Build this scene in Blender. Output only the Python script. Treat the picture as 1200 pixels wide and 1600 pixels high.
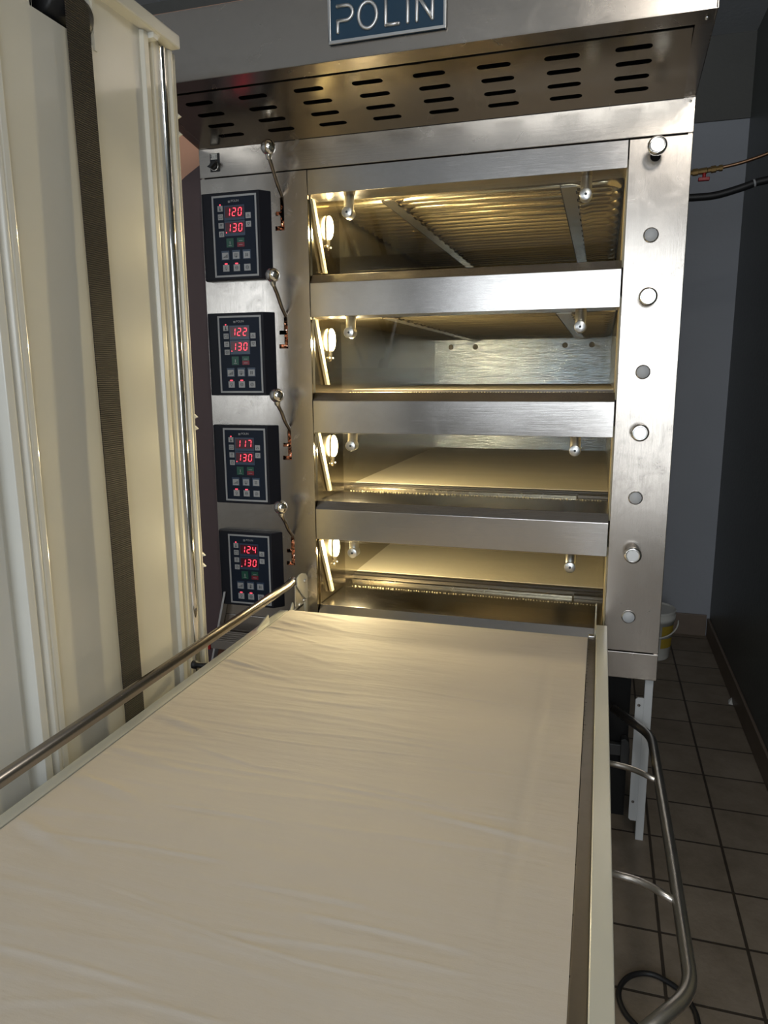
import bpy, bmesh, math, random
from mathutils import Vector, Matrix
random.seed(7)
S = bpy.context.scene
for o in list(bpy.data.objects): bpy.data.objects.remove(o)
COL = S.collection

# ------------------------------------------------------------------ camera
yaw, pitch, roll = -0.290868984, -0.188067777, -0.00743194402
CP = Vector((-0.192698, -2.096867, 1.407644))
Fw = Vector((math.sin(yaw)*math.cos(pitch), math.cos(yaw)*math.cos(pitch), math.sin(pitch)))
Rt = Vector((math.cos(yaw), -math.sin(yaw), 0)); Up = Rt.cross(Fw)
R2 = math.cos(roll)*Rt + math.sin(roll)*Up
U2 = -math.sin(roll)*Rt + math.cos(roll)*Up
cam = bpy.data.cameras.new('camera'); co = bpy.data.objects.new('camera', cam); COL.objects.link(co)
cam.sensor_fit = 'VERTICAL'; cam.sensor_height = 36; cam.lens = 1122.895*36/1600; cam.clip_start = 0.02
M = Matrix.Identity(4)
for i in range(3):
    M[i][0] = R2[i]; M[i][1] = U2[i]; M[i][2] = -Fw[i]; M[i][3] = CP[i]
co.matrix_world = M
S.camera = co

# ------------------------------------------------------------------ world, daylight, exposure
S.view_settings.view_transform = 'Standard'; S.view_settings.look = 'None'
S.view_settings.gamma = 1; S.view_settings.use_curve_mapping = False
S.view_settings.exposure = 0.0
w = bpy.data.worlds.new('world'); S.world = w; w.use_nodes = True
bg = w.node_tree.nodes['Background']; bg.inputs[0].default_value = (0.80, 0.88, 1.0, 1); bg.inputs[1].default_value = 0.14

def area(name, loc, target, sx, sy, power, col, spread=None):
    l = bpy.data.lights.new(name, 'AREA'); l.shape = 'RECTANGLE'; l.size = sx; l.size_y = sy
    l.energy = power; l.color = col
    if spread: l.spread = spread
    o = bpy.data.objects.new(name, l); COL.objects.link(o); o.location = loc
    o.rotation_euler = (Vector(target)-Vector(loc)).to_track_quat('-Z', 'Y').to_euler()
    return o
area('window_daylight', (-0.50, -4.75, 1.9), (-0.50, 0, 1.7), 1.65, 1.1, 29, (0.86, 0.93, 1.0))
area('side_window_daylight', (-3.1, -4.3, 1.75), (-1.6, 0, 1.5), 1.1, 1.3, 22, (0.86, 0.93, 1.0))
area('overhead_fill', (0.20, -2.15, 2.90), (-0.65, -0.9, 0.8), 0.28, 0.7, 15, (1.0, 0.95, 0.88))  # added fill from above to brighten the belt, no lamp hangs there

area('column_side_fill', (0.38, -3.55, 1.25), (-1.2, -1.4, 0.9), 1.0, 1.7, 27, (0.90, 0.95, 1.0))  # added side fill for the lift column, the right wall has no opening

# ------------------------------------------------------------------ materials
def nt(name):
    m = bpy.data.materials.new(name); m.use_nodes = True
    n = m.node_tree.nodes; return m, n, m.node_tree.links, n['Principled BSDF']
def mix(n, L, fac, a, b):
    x = n.new('ShaderNodeMix'); x.data_type = 'RGBA'
    L.new(fac, x.inputs[0]); x.inputs[6].default_value = (*a, 1); x.inputs[7].default_value = (*b, 1)
    return x.outputs[2]
def noise(n, L, scale, detail=4, rough=.55, stretch=None, dist=0):
    tc = n.new('ShaderNodeTexCoord'); mp = n.new('ShaderNodeMapping'); nz = n.new('ShaderNodeTexNoise')
    L.new(tc.outputs['Object'], mp.inputs[0]); L.new(mp.outputs[0], nz.inputs['Vector'])
    if stretch: mp.inputs['Scale'].default_value = stretch
    nz.inputs['Scale'].default_value = scale; nz.inputs['Detail'].default_value = detail
    nz.inputs['Roughness'].default_value = rough; nz.inputs['Distortion'].default_value = dist
    return nz.outputs[0]
def ramp(n, L, src, p0, p1, c0=(0,0,0), c1=(1,1,1)):
    r = n.new('ShaderNodeValToRGB'); L.new(src, r.inputs[0])
    r.color_ramp.elements[0].position = p0; r.color_ramp.elements[1].position = p1
    r.color_ramp.elements[0].color = (*c0, 1); r.color_ramp.elements[1].color = (*c1, 1)
    return r.outputs[0]
def bump(n, L, b, src, dist, strength=1):
    x = n.new('ShaderNodeBump'); x.inputs['Distance'].default_value = dist; x.inputs['Strength'].default_value = strength
    L.new(src, x.inputs['Height']); L.new(x.outputs[0], b.inputs['Normal']); return x
def plain(name, col, rough=.5, metal=0, vary=.12, scale=14, bmp=0, coat=0, emis=None, es=0):
    m, n, L, b = nt(name)
    c = tuple(col)
    f = noise(n, L, scale)
    L.new(mix(n, L, f, tuple(v*(1-vary) for v in c), tuple(min(1, v*(1+vary)) for v in c)), b.inputs['Base Color'])
    b.inputs['Roughness'].default_value = rough; b.inputs['Metallic'].default_value = metal
    b.inputs['Coat Weight'].default_value = coat; b.inputs['Coat Roughness'].default_value = .08
    if bmp: bump(n, L, b, noise(n, L, scale*8), bmp)
    if emis: b.inputs['Emission Color'].default_value = (*emis, 1); b.inputs['Emission Strength'].default_value = es
    return m
def steel(name, col=(.475, .435, .39), rough=.16, stretch=(1, 40, 160), smudge=.08, aniso=.0, streak=.16):
    """brushed stainless: fine streaks along one axis, blotchy finger marks in the gloss"""
    m, n, L, b = nt(name)
    b.inputs['Metallic'].default_value = 1
    b.inputs['Anisotropic'].default_value = aniso
    sm = ramp(n, L, noise(n, L, 19, 8, .68, dist=.9), .48, .74)
    big = noise(n, L, 3.2, 3)
    L.new(mix(n, L, sm, col, tuple(v*.93 for v in col)), b.inputs['Base Color'])
    ma = n.new('ShaderNodeMath'); ma.operation = 'MULTIPLY_ADD'; L.new(sm, ma.inputs[0])
    ma.inputs[1].default_value = smudge; ma.inputs[2].default_value = rough
    mb = n.new('ShaderNodeMath'); mb.operation = 'MULTIPLY_ADD'; L.new(big, mb.inputs[0])
    mb.inputs[1].default_value = .12; L.new(ma.outputs[0], mb.inputs[2]); L.new(mb.outputs[0], b.inputs['Roughness'])
    st = noise(n, L, 6, 3, .6, stretch)
    bump(n, L, b, st, .0007, streak)
    return m
M_ST = steel('brushed_steel')
M_STV = steel('brushed_steel_upright', stretch=(160, 40, 1))
M_BAR = steel('fascia_steel', (.49, .465, .44), .13, smudge=.05)
M_VENT = steel('vent_sheet_steel', (.50, .45, .38), .12, smudge=.05)
M_SILL = steel('sill_steel', (.44, .40, .33), .17, smudge=.10)
M_DARKST = steel('worn_steel', (.21, .19, .17), .34)
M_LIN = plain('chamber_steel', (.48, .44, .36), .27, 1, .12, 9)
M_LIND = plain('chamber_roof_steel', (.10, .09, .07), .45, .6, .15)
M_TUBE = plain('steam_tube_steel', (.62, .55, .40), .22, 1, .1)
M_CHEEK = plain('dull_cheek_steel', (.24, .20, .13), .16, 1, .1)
M_BACK = steel('back_plate_steel', (.27, .30, .33), .11, smudge=.02, streak=.6)
M_CHR = plain('chrome', (.85, .84, .82), .07, 1, .02)
M_ALU = plain('aluminium', (.72, .72, .71), .32, 1, .05)
M_WORN = plain('worn_aluminium', (.30, .27, .24), .5, .6, .1)
M_SATIN = plain('satin_silver', (.80, .80, .80), .42, 1, .04)
M_ROD = plain('rod_steel', (.34, .30, .26), .27, 1, .08)
M_PIPE = steel('handle_steel', (.74, .70, .65), .26)
M_COP = plain('copper_foil', (1.0, .66, .50), .24, 1, .1, 60)
M_BLK = plain('black_void', (.004, .004, .004), .8)
M_RUB = plain('black_rubber', (.012, .012, .013), .5)
M_NAVY = plain('navy_plastic', (.006, .007, .013), .55, vary=.1)
for m_ in (M_NAVY, ): m_.node_tree.nodes['Principled BSDF'].inputs['Specular IOR Level'].default_value = .3
M_NAVYF = plain('navy_foil_face', (.008, .014, .028), .5, vary=.1)
M_NAVYF.node_tree.nodes['Principled BSDF'].inputs['Specular IOR Level'].default_value = .2
M_BLUE = plain('blue_screen_bezel', (.025, .05, .095), .35)
M_GRY = plain('light_grey_print', (.36, .37, .38), .5)
M_CAP = plain('pale_grey_cap', (.55, .56, .57), .5)
M_ICON = plain('dark_icon_print', (.05, .06, .07), .5)
M_RED0 = plain('dark_red_display', (.075, .003, .010), .3)
M_LED = plain('red_led', (.9, .05, .08), .5, emis=(1, .06, .10), es=2.0)
M_GRN = plain('green_key', (.005, .075, .045), .4)
M_REDK = plain('red_key', (.20, .008, .02), .4)
M_PLATE = plain('blue_enamel', (.012, .045, .085), .38, vary=.1)
M_CREAM = plain('cream_paint', (.70, .675, .58), .28, vary=.03, coat=.25)
M_CREAMW = plain('pale_cream_paint', (.74, .74, .69), .3, vary=.04, coat=.2)
M_RAIL = plain('rail_cream_paint', (.56, .55, .47), .3, vary=.03, coat=.3)
M_WHITE = plain('white_paint', (.62, .64, .65), .5, vary=.04)
M_RED = plain('red_plastic', (.42, .012, .015), .4)
M_BRASS = plain('brass', (.48, .32, .14), .35, 1)
M_COPP = plain('dull_copper_pipe', (.30, .18, .11), .4, 1)
M_YEL = plain('yellow_label', (.45, .32, .04), .5)
M_PLUM = plain('plum_board', (.105, .070, .075), .6, vary=.06)
M_SALM = plain('warm_lit_wall', (.85, .46, .30), .7, vary=.12, scale=4)  # warm light on the plaster put into the salmon colour
M_SEAL = plain('cream_seal', (.42, .37, .24), .45, vary=.05)
M_PAPER = plain('white_paper', (.75, .75, .72), .8)

def paint_wall(name, a, b_, rough=.5):
    m, n, L, b = nt(name)
    L.new(mix(n, L, noise(n, L, 2.5, 6), a, b_), b.inputs['Base Color']); b.inputs['Roughness'].default_value = rough
    bump(n, L, b, noise(n, L, 55, 5), .0015); return m
M_WBACK = paint_wall('bluish_wall_paint', (.34, .36, .40), (.42, .44, .48), .6)
M_WDARK = paint_wall('upper_wall_shade_and_trim', (.11, .11, .10), (.14, .14, .13), .7)  # shade on the upper back wall put into the colour; trim shares it
M_WRIGHT = paint_wall('dark_grey_panel', (.10, .11, .105), (.135, .145, .14), .4)
M_CEIL = paint_wall('grey_ceiling', (.48, .50, .52), (.58, .60, .62), .8)
M_WLEFT = paint_wall('pale_wall', (.55, .55, .53), (.62, .62, .6), .7)

def tiles():
    m, n, L, b = nt('brown_floor_tiles')
    tc = n.new('ShaderNodeTexCoord'); mp = n.new('ShaderNodeMapping'); br = n.new('ShaderNodeTexBrick')
    L.new(tc.outputs['Object'], mp.inputs[0]); L.new(mp.outputs[0], br.inputs['Vector'])
    mp.inputs['Location'].default_value = (-0.015, -0.0562, 0)
    br.offset = 0; br.squash = 1; br.inputs['Scale'].default_value = 1
    br.inputs['Brick Width'].default_value = .2055; br.inputs['Row Height'].default_value = .2064
    br.inputs['Mortar Size'].default_value = .0042; br.inputs['Mortar Smooth'].default_value = .25
    br.inputs['Color1'].default_value = (.25, .205, .155, 1); br.inputs['Color2'].default_value = (.29, .24, .185, 1)
    br.inputs['Mortar'].default_value = (.055, .042, .03, 1)
    d = ramp(n, L, noise(n, L, 7, 8, .7), .38, .75)
    x = n.new('ShaderNodeMix'); x.data_type = 'RGBA'; x.blend_type = 'MULTIPLY'; x.inputs[0].default_value = 1
    L.new(br.outputs[0], x.inputs[6]); L.new(mix(n, L, d, (1, 1, 1), (.62, .6, .56)), x.inputs[7])
    L.new(x.outputs[2], b.inputs['Base Color']); b.inputs['Roughness'].default_value = .55
    inv = n.new('ShaderNodeMath'); inv.operation = 'SUBTRACT'; inv.inputs[0].default_value = 1; L.new(br.outputs['Fac'], inv.inputs[1])
    ad = n.new('ShaderNodeMath'); ad.operation = 'MULTIPLY_ADD'; L.new(noise(n, L, 90, 4), ad.inputs[0]); ad.inputs[1].default_value = .35
    L.new(inv.outputs[0], ad.inputs[2]); bump(n, L, b, ad.outputs[0], .002); return m
M_TILE = tiles()
M_SKIRT = plain('brown_skirting_tile', (.19, .145, .11), .45, vary=.15)

def canvas():
    m, n, L, b = nt('cream_canvas')
    f = noise(n, L, 3.5, 5, .6)
    L.new(mix(n, L, f, (.50, .45, .39), (.565, .515, .45)), b.inputs['Base Color']); b.inputs['Roughness'].default_value = .75
    b.inputs['Sheen Weight'].default_value = .05
    a = noise(n, L, 5, 4, .5, (1, 5, 1)); t = noise(n, L, 450, 2)
    ad = n.new('ShaderNodeMath'); ad.operation = 'MULTIPLY_ADD'; L.new(t, ad.inputs[0]); ad.inputs[1].default_value = .05; L.new(a, ad.inputs[2])
    bump(n, L, b, ad.outputs[0], .006, .6); return m
M_CANV = canvas()
def webbing():
    m, n, L, b = nt('black_brown_webbing')
    tc = n.new('ShaderNodeTexCoord'); wv = n.new('ShaderNodeTexWave'); wv.bands_direction = 'Z'
    L.new(tc.outputs['Object'], wv.inputs['Vector']); wv.inputs['Scale'].default_value = 75; wv.inputs['Distortion'].default_value = .6
    wv.inputs['Detail'].default_value = 1
    L.new(mix(n, L, wv.outputs[0], (.012, .009, .006), (.062, .048, .036)), b.inputs['Base Color'])
    b.inputs['Roughness'].default_value = .7; bump(n, L, b, wv.outputs[0], .002); return m
M_WEB = webbing()
def stone():
    m, n, L, b = nt('pale_hearth_stone')
    L.new(mix(n, L, noise(n, L, 5, 8, .65, (1, 2.5, 1)), (.72, .67, .54), (.88, .83, .70)), b.inputs['Base Color'])
    b.inputs['Roughness'].default_value = .6; bump(n, L, b, noise(n, L, 60, 6), .001); return m
M_STONE = stone()
def glass():
    m = bpy.data.materials.new('clear_door_glass'); m.use_nodes = True; n = m.node_tree.nodes; L = m.node_tree.links
    n.clear(); o = n.new('ShaderNodeOutputMaterial'); t = n.new('ShaderNodeBsdfTransparent'); g = n.new('ShaderNodeBsdfGlossy')
    g.inputs['Roughness'].default_value = .03; t.inputs[0].default_value = (.97, .98, .97, 1)
    lw = n.new('ShaderNodeLayerWeight'); pw = n.new('ShaderNodeMath'); pw.operation = 'POWER'; L.new(lw.outputs['Facing'], pw.inputs[0]); pw.inputs[1].default_value = 5
    fr = n.new('ShaderNodeMath'); fr.operation = 'MULTIPLY_ADD'; L.new(pw.outputs[0], fr.inputs[0]); fr.inputs[1].default_value = .9; fr.inputs[2].default_value = .035; mx = n.new('ShaderNodeMixShader')
    L.new(fr.outputs[0], mx.inputs[0]); L.new(t.outputs[0], mx.inputs[1]); L.new(g.outputs[0], mx.inputs[2]); L.new(mx.outputs[0], o.inputs[0])
    return m
M_GLASS = glass()
M_BULB = plain('glowing_bulb', (1, .9, .7), .3, emis=(1, .80, .45), es=14)

# ------------------------------------------------------------------ mesh helpers
class MB:
    def __init__(s): s.v = []; s.f = []; s.m = []; s.sm = []
    def add(s, vs, fs, mi=0, smooth=False):
        k = len(s.v); s.v += [tuple(v) for v in vs]
        for f in fs: s.f.append(tuple(i+k for i in f)); s.m.append(mi); s.sm.append(smooth)
    def box(s, x0, x1, y0, y1, z0, z1, mi=0):
        v = [(x, y, z) for x in (x0, x1) for y in (y0, y1) for z in (z0, z1)]
        s.add(v, [(0, 1, 3, 2), (4, 6, 7, 5), (0, 4, 5, 1), (2, 3, 7, 6), (0, 2, 6, 4), (1, 5, 7, 3)], mi)
    def prism(s, pts, axis, a, b, mi=0, smooth=False):
        """pts in the two other axes (in xyz order), extruded from a to b along axis"""
        def P(p, t):
            return {'x': (t, p[0], p[1]), 'y': (p[0], t, p[1]), 'z': (p[0], p[1], t)}[axis]
        n = len(pts); v = [P(p, a) for p in pts]+[P(p, b) for p in pts]
        s.add(v, [(i, (i+1) % n, (i+1) % n+n, i+n) for i in range(n)], mi, smooth)
        s.add(v, [tuple(range(n))[::-1], tuple(range(n, 2*n))], mi)
    def tube(s, pts, r, seg=12, mi=0, closed=False, caps=True):
        pts = [Vector(p) for p in pts]; n = len(pts); rs = r if isinstance(r, (list, tuple)) else [r]*n
        T = []
        for i in range(n):
            a = pts[(i-1) % n] if (closed or i) else pts[i]; b = pts[(i+1) % n] if (closed or i < n-1) else pts[i]
            T.append((b-a).normalized())
        ref = Vector((0, 0, 1)) if abs(T[0].z) < .9 else Vector((1, 0, 0))
        N = (ref-T[0]*ref.dot(T[0])).normalized(); v = []
        for i in range(n):
            N = (N-T[i]*N.dot(T[i])).normalized(); B = T[i].cross(N)
            for k in range(seg):
                a = 2*math.pi*k/seg; v.append(pts[i]+(N*math.cos(a)+B*math.sin(a))*rs[i])
        f = []
        for i in range(n if closed else n-1):
            j = (i+1) % n
            for k in range(seg): f.append((i*seg+k, i*seg+(k+1) % seg, j*seg+(k+1) % seg, j*seg+k))
        s.add(v, f, mi, True)
        if caps and not closed: s.add(v, [tuple(range(seg))[::-1], tuple((n-1)*seg+k for k in range(seg))], mi)
    def cyl(s, p, q, r, seg=24, mi=0): s.tube([p, q], r, seg, mi)
    def lathe(s, prof, p, d, seg=28, mi=0, smooth=True):
        """prof: (distance along d from p, radius)"""
        d = Vector(d).normalized(); p = Vector(p); ref = Vector((0, 0, 1)) if abs(d.z) < .9 else Vector((1, 0, 0))
        N = (ref-d*ref.dot(d)).normalized(); B = d.cross(N); v = []
        for t, r in prof:
            for k in range(seg):
                a = 2*math.pi*k/seg; v.append(p+d*t+(N*math.cos(a)+B*math.sin(a))*r)
        f = [(i*seg+k, i*seg+(k+1) % seg, (i+1)*seg+(k+1) % seg, (i+1)*seg+k) for i in range(len(prof)-1) for k in range(seg)]
        s.add(v, f, mi, smooth)
    def ball(s, c, r, seg=28, rings=16, mi=0, sc=(1, 1, 1)):
        c = Vector(c); v = []
        for i in range(rings+1):
            t = math.pi*i/rings
            for k in range(seg):
                a = 2*math.pi*k/seg
                v.append((c.x+r*sc[0]*math.sin(t)*math.cos(a), c.y+r*sc[1]*math.sin(t)*math.sin(a), c.z+r*sc[2]*math.cos(t)))
        f = [(i*seg+k, (i+1)*seg+k, (i+1)*seg+(k+1) % seg, i*seg+(k+1) % seg) for i in range(rings) for k in range(seg)]
        s.add(v, f, mi, True)
    def mesh(s, me_, mat4, mi=0):
        s.add([mat4 @ v.co for v in me_.vertices], [tuple(p.vertices) for p in me_.polygons], mi)
    def build(s, name, mats, parent=None, bevel=0, label=None, weld=False):
        me = bpy.data.meshes.new(name); me.from_pydata(s.v, [], s.f)
        for m in (mats if isinstance(mats, (list, tuple)) else [mats]): me.materials.append(m)
        for p, mi, sm in zip(me.polygons, s.m, s.sm): p.material_index = mi; p.use_smooth = sm
        bm = bmesh.new(); bm.from_mesh(me)
        bmesh.ops.remove_doubles(bm, verts=bm.verts, dist=1e-6)
        bmesh.ops.recalc_face_normals(bm, faces=bm.faces); bm.to_mesh(me); bm.free()
        o = bpy.data.objects.new(name, me); COL.objects.link(o)
        if bevel:
            b = o.modifiers.new('bevel', 'BEVEL'); b.width = bevel; b.segments = 2; b.limit_method = 'ANGLE'; b.angle_limit = math.radians(40)
        if parent: attach(o, parent)
        if label: o['label'] = label
        return o
def world_loc(o):
    return Vector(o.location) if not o.parent else Vector((0, 0, 0))
def attach(o, parent):
    o.parent = parent
    if parent.type == 'EMPTY': o.matrix_parent_inverse = Matrix.Translation(parent.location).inverted()
def thing(name, loc, label, cat, group=None):
    o = bpy.data.objects.new(name, None); COL.objects.link(o); o.location = loc; o.empty_display_size = .1
    return tag(o, label, cat, group)
def tag(o, label, cat, group=None):
    o['label'] = label; o['category'] = cat
    if group: o['group'] = group
    return o
def struct(o): o['kind'] = 'structure'; return o

def curve_mesh(cu):
    o = bpy.data.objects.new('tmp', cu); COL.objects.link(o)
    dg = bpy.context.evaluated_depsgraph_get(); dg.update()
    me = bpy.data.meshes.new_from_object(o.evaluated_get(dg)); bpy.data.objects.remove(o); bpy.data.curves.remove(cu)
    return me
def plate_mesh(outer, holes, th):
    cu = bpy.data.curves.new('tmp', 'CURVE'); cu.dimensions = '2D'; cu.fill_mode = 'BOTH'; cu.extrude = th/2
    for loop in [outer]+holes:
        sp = cu.splines.new('POLY'); sp.points.add(len(loop)-1); sp.use_cyclic_u = True
        for p, q in zip(sp.points, loop): p.co = (q[0], q[1], 0, 1)
    return curve_mesh(cu)
def text_mesh(txt, size, th=.0004):
    cu = bpy.data.curves.new('tmp', 'FONT'); cu.body = txt; cu.size = size; cu.extrude = th; cu.align_x = 'CENTER'; cu.align_y = 'CENTER'
    return curve_mesh(cu)
def XZ(y, x=0, z=0):   # local (u,v,n) -> (x, z) plane facing -y
    return Matrix(((1, 0, 0, x), (0, 0, -1, y), (0, 1, 0, z), (0, 0, 0, 1)))
def slot(cx, cy, l, h, n=8):
    r = h/2; P = []
    for k in range(n+1):
        a = -math.pi/2+math.pi*k/n; P.append((cx+l/2-r+r*math.cos(a), cy+r*math.sin(a)))
    for k in range(n+1):
        a = math.pi/2+math.pi*k/n; P.append((cx-l/2+r+r*math.cos(a), cy+r*math.sin(a)))
    return P
def circ(cx, cy, r, n=24): return [(cx+r*math.cos(2*math.pi*k/n), cy+r*math.sin(2*math.pi*k/n)) for k in range(n)]
def smooth_path(P, n=6):
    P = [Vector(p) for p in P]; out = []
    for i in range(len(P)-1):
        a = P[max(i-1, 0)]; b = P[i]; c = P[i+1]; d = P[min(i+2, len(P)-1)]
        for k in range(n):
            t = k/n; out.append(.5*((2*b)+(c-a)*t+(2*a-5*b+4*c-d)*t*t+(3*b-a-3*c+d)*t**3))
    return out+[P[-1]]
def rounded(P, r, n=5):
    """polyline with its inner corners rounded"""
    P = [Vector(p) for p in P]; out = [P[0]]
    for i in range(1, len(P)-1):
        a = (P[i-1]-P[i]); c = (P[i+1]-P[i]); d = min(r, a.length*.45, c.length*.45); a.normalize(); c.normalize()
        s_, e = P[i]+a*d, P[i]+c*d
        for k in range(n+1):
            t = k/n; out.append(s_*(1-t)**2+P[i]*2*t*(1-t)+e*t*t)
    return out+[P[-1]]

# ------------------------------------------------------------------ the room
def sbox(name, mat, *a, bevel=0):
    b = MB(); b.box(*a); return struct(b.build(name, mat, bevel=bevel))
XW = .428; YB = 1.97; ZC = 2.975; YR = -5.0; XL = -3.4
sbox('floor', M_TILE, XL, XW+.1, YR, YB+.1, -.06, 0)
sbox('wall_right', M_WRIGHT, XW, XW+.1, YR, YB+.1, 0, ZC)
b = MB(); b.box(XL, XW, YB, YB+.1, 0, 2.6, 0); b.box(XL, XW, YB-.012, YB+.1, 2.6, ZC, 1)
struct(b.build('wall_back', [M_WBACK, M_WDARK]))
sbox('ceiling', M_CEIL, XL, XW+.1, YR, YB+.1, ZC, ZC+.08)
sbox('wall_left', M_WLEFT, XL-.1, XL, YR, YB+.1, 0, ZC)
b = MB(); b.box(XL, XW, YR-.1, YR, 0, 1.2); b.box(XL, XW, YR-.1, YR, 2.9, ZC); b.box(-2.6, -1.9, YR-.1, YR, 1.2, 2.9); b.box(.05, XW, YR-.1, YR, 1.2, 2.9)
struct(b.build('wall_front', M_WLEFT))
sbox('baseboard_right', M_SKIRT, XW-.012, XW, YR, YB, 0, .1, bevel=.003)
b = MB()
for k in range(5): b.box(.4-.2055*(k+1)+.012, .4-.2055*k+.012, YB-.014, YB, 0, .12)
struct(b.build('baseboard_back', M_SKIRT, bevel=.003))
sbox('wall_niche', M_SALM, -2.4, -1.41, .45, .50, 0, 2.7)
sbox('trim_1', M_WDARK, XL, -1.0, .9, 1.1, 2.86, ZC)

# ------------------------------------------------------------------ deck oven
OV = thing('deck_oven', (-.7, .95, 0), 'tall stainless steel four-deck bread oven with lit baking chambers', 'oven')
X0, X1, XA, XB = -1.4, 0.0, -1.049, -.153
PITCH = .346
# body
b = MB(); b.box(X1-.012, X1-.002, .004, 1.9, .53, 2.085); b.build('side_panel', M_ST, OV)
b = MB(); b.box(X0+.002, X0+.012, .004, 1.9, .53, 2.085); b.build('side_panel', M_ST, OV)
b = MB(); b.box(X0+.012, X1-.012, 1.885, 1.9, .53, 2.085); b.build('rear_panel', M_ST, OV)
b = MB(); b.box(X0+.012, X1-.012, .02, 1.885, 2.072, 2.085); b.build('roof_panel', M_ST, OV)
b = MB(); b.box(X0, X1, -.002, .02, 2.0025, 2.085)
b.box(X0, X1, .012, .03, 1.995, 2.0025, 1); b.build('top_band', [M_ST, M_BLK], OV, .0015)
# left control column with the lever slots cut out
sx = -1.131
tops = [1.931-PITCH*k for k in range(4)]
holes = []
for zt in tops:
    zb = zt-.094
    holes.append([(sx-.006, zt), (sx+.006, zt), (sx+.006, zb), (sx-.024, zb), (sx-.024, zb+.013), (sx-.006, zb+.013),
                  (sx-.006, zb+.042), (sx-.022, zb+.042), (sx-.022, zb+.054), (sx-.006, zb+.054)])
me = plate_mesh([(X0, .612), (XA-.001, .612), (XA-.001, 1.9995), (X0, 1.9995)], holes, .004)
b = MB(); b.mesh(me, XZ(.002)); b.box(X0, X0+.003, .004, .06, .612, 1.9995); b.box(XA-.004, XA-.001, .004, .06, .612, 1.9995)
b.build('control_column', M_STV, OV)
b = MB(); b.box(X0+.004, XA-.006, .10, .11, .62, 1.99); b.build('column_lining', M_BLK, OV)
b = MB(); b.box(XB+.001, X1, -.0, .03, .6135, 1.9995); b.build('knob_column', M_STV, OV, .0015)
b = MB(); b.box(X0, X1, 0, .03, .53, .610); b.box(X0+.01, X1-.01, .015, .04, .605, .62, 1); b.build('base_panel', [M_ST, M_BLK], OV, .0015)
# header and the three fascias plus the lowest one
b = MB(); b.prism([(0, 1.9316), (0, 1.9995), (.26, 1.9995), (.26, 1.955), (.10, 1.955), (.10, 1.9316)], 'x', XA+.001, XB-.001)
b.build('header', M_BAR, OV, .001)
ZS = []
for k in range(4):
    zt = [1.681, 1.331, .990, .643][k]; zb = [1.5825, 1.233, .893, .546][k]; zs = zt+.025; ZS.append(zs)
    b = MB()
    b.prism([(-.003, zb), (-.003, zt), (.019, zs), (.25, zs-.006), (.25, zs-.03), (.10, zb+.03), (.10, zb)], 'x', XA+.0025, XB-.0025)
    b.build('fascia', M_BAR, OV, .001)
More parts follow.
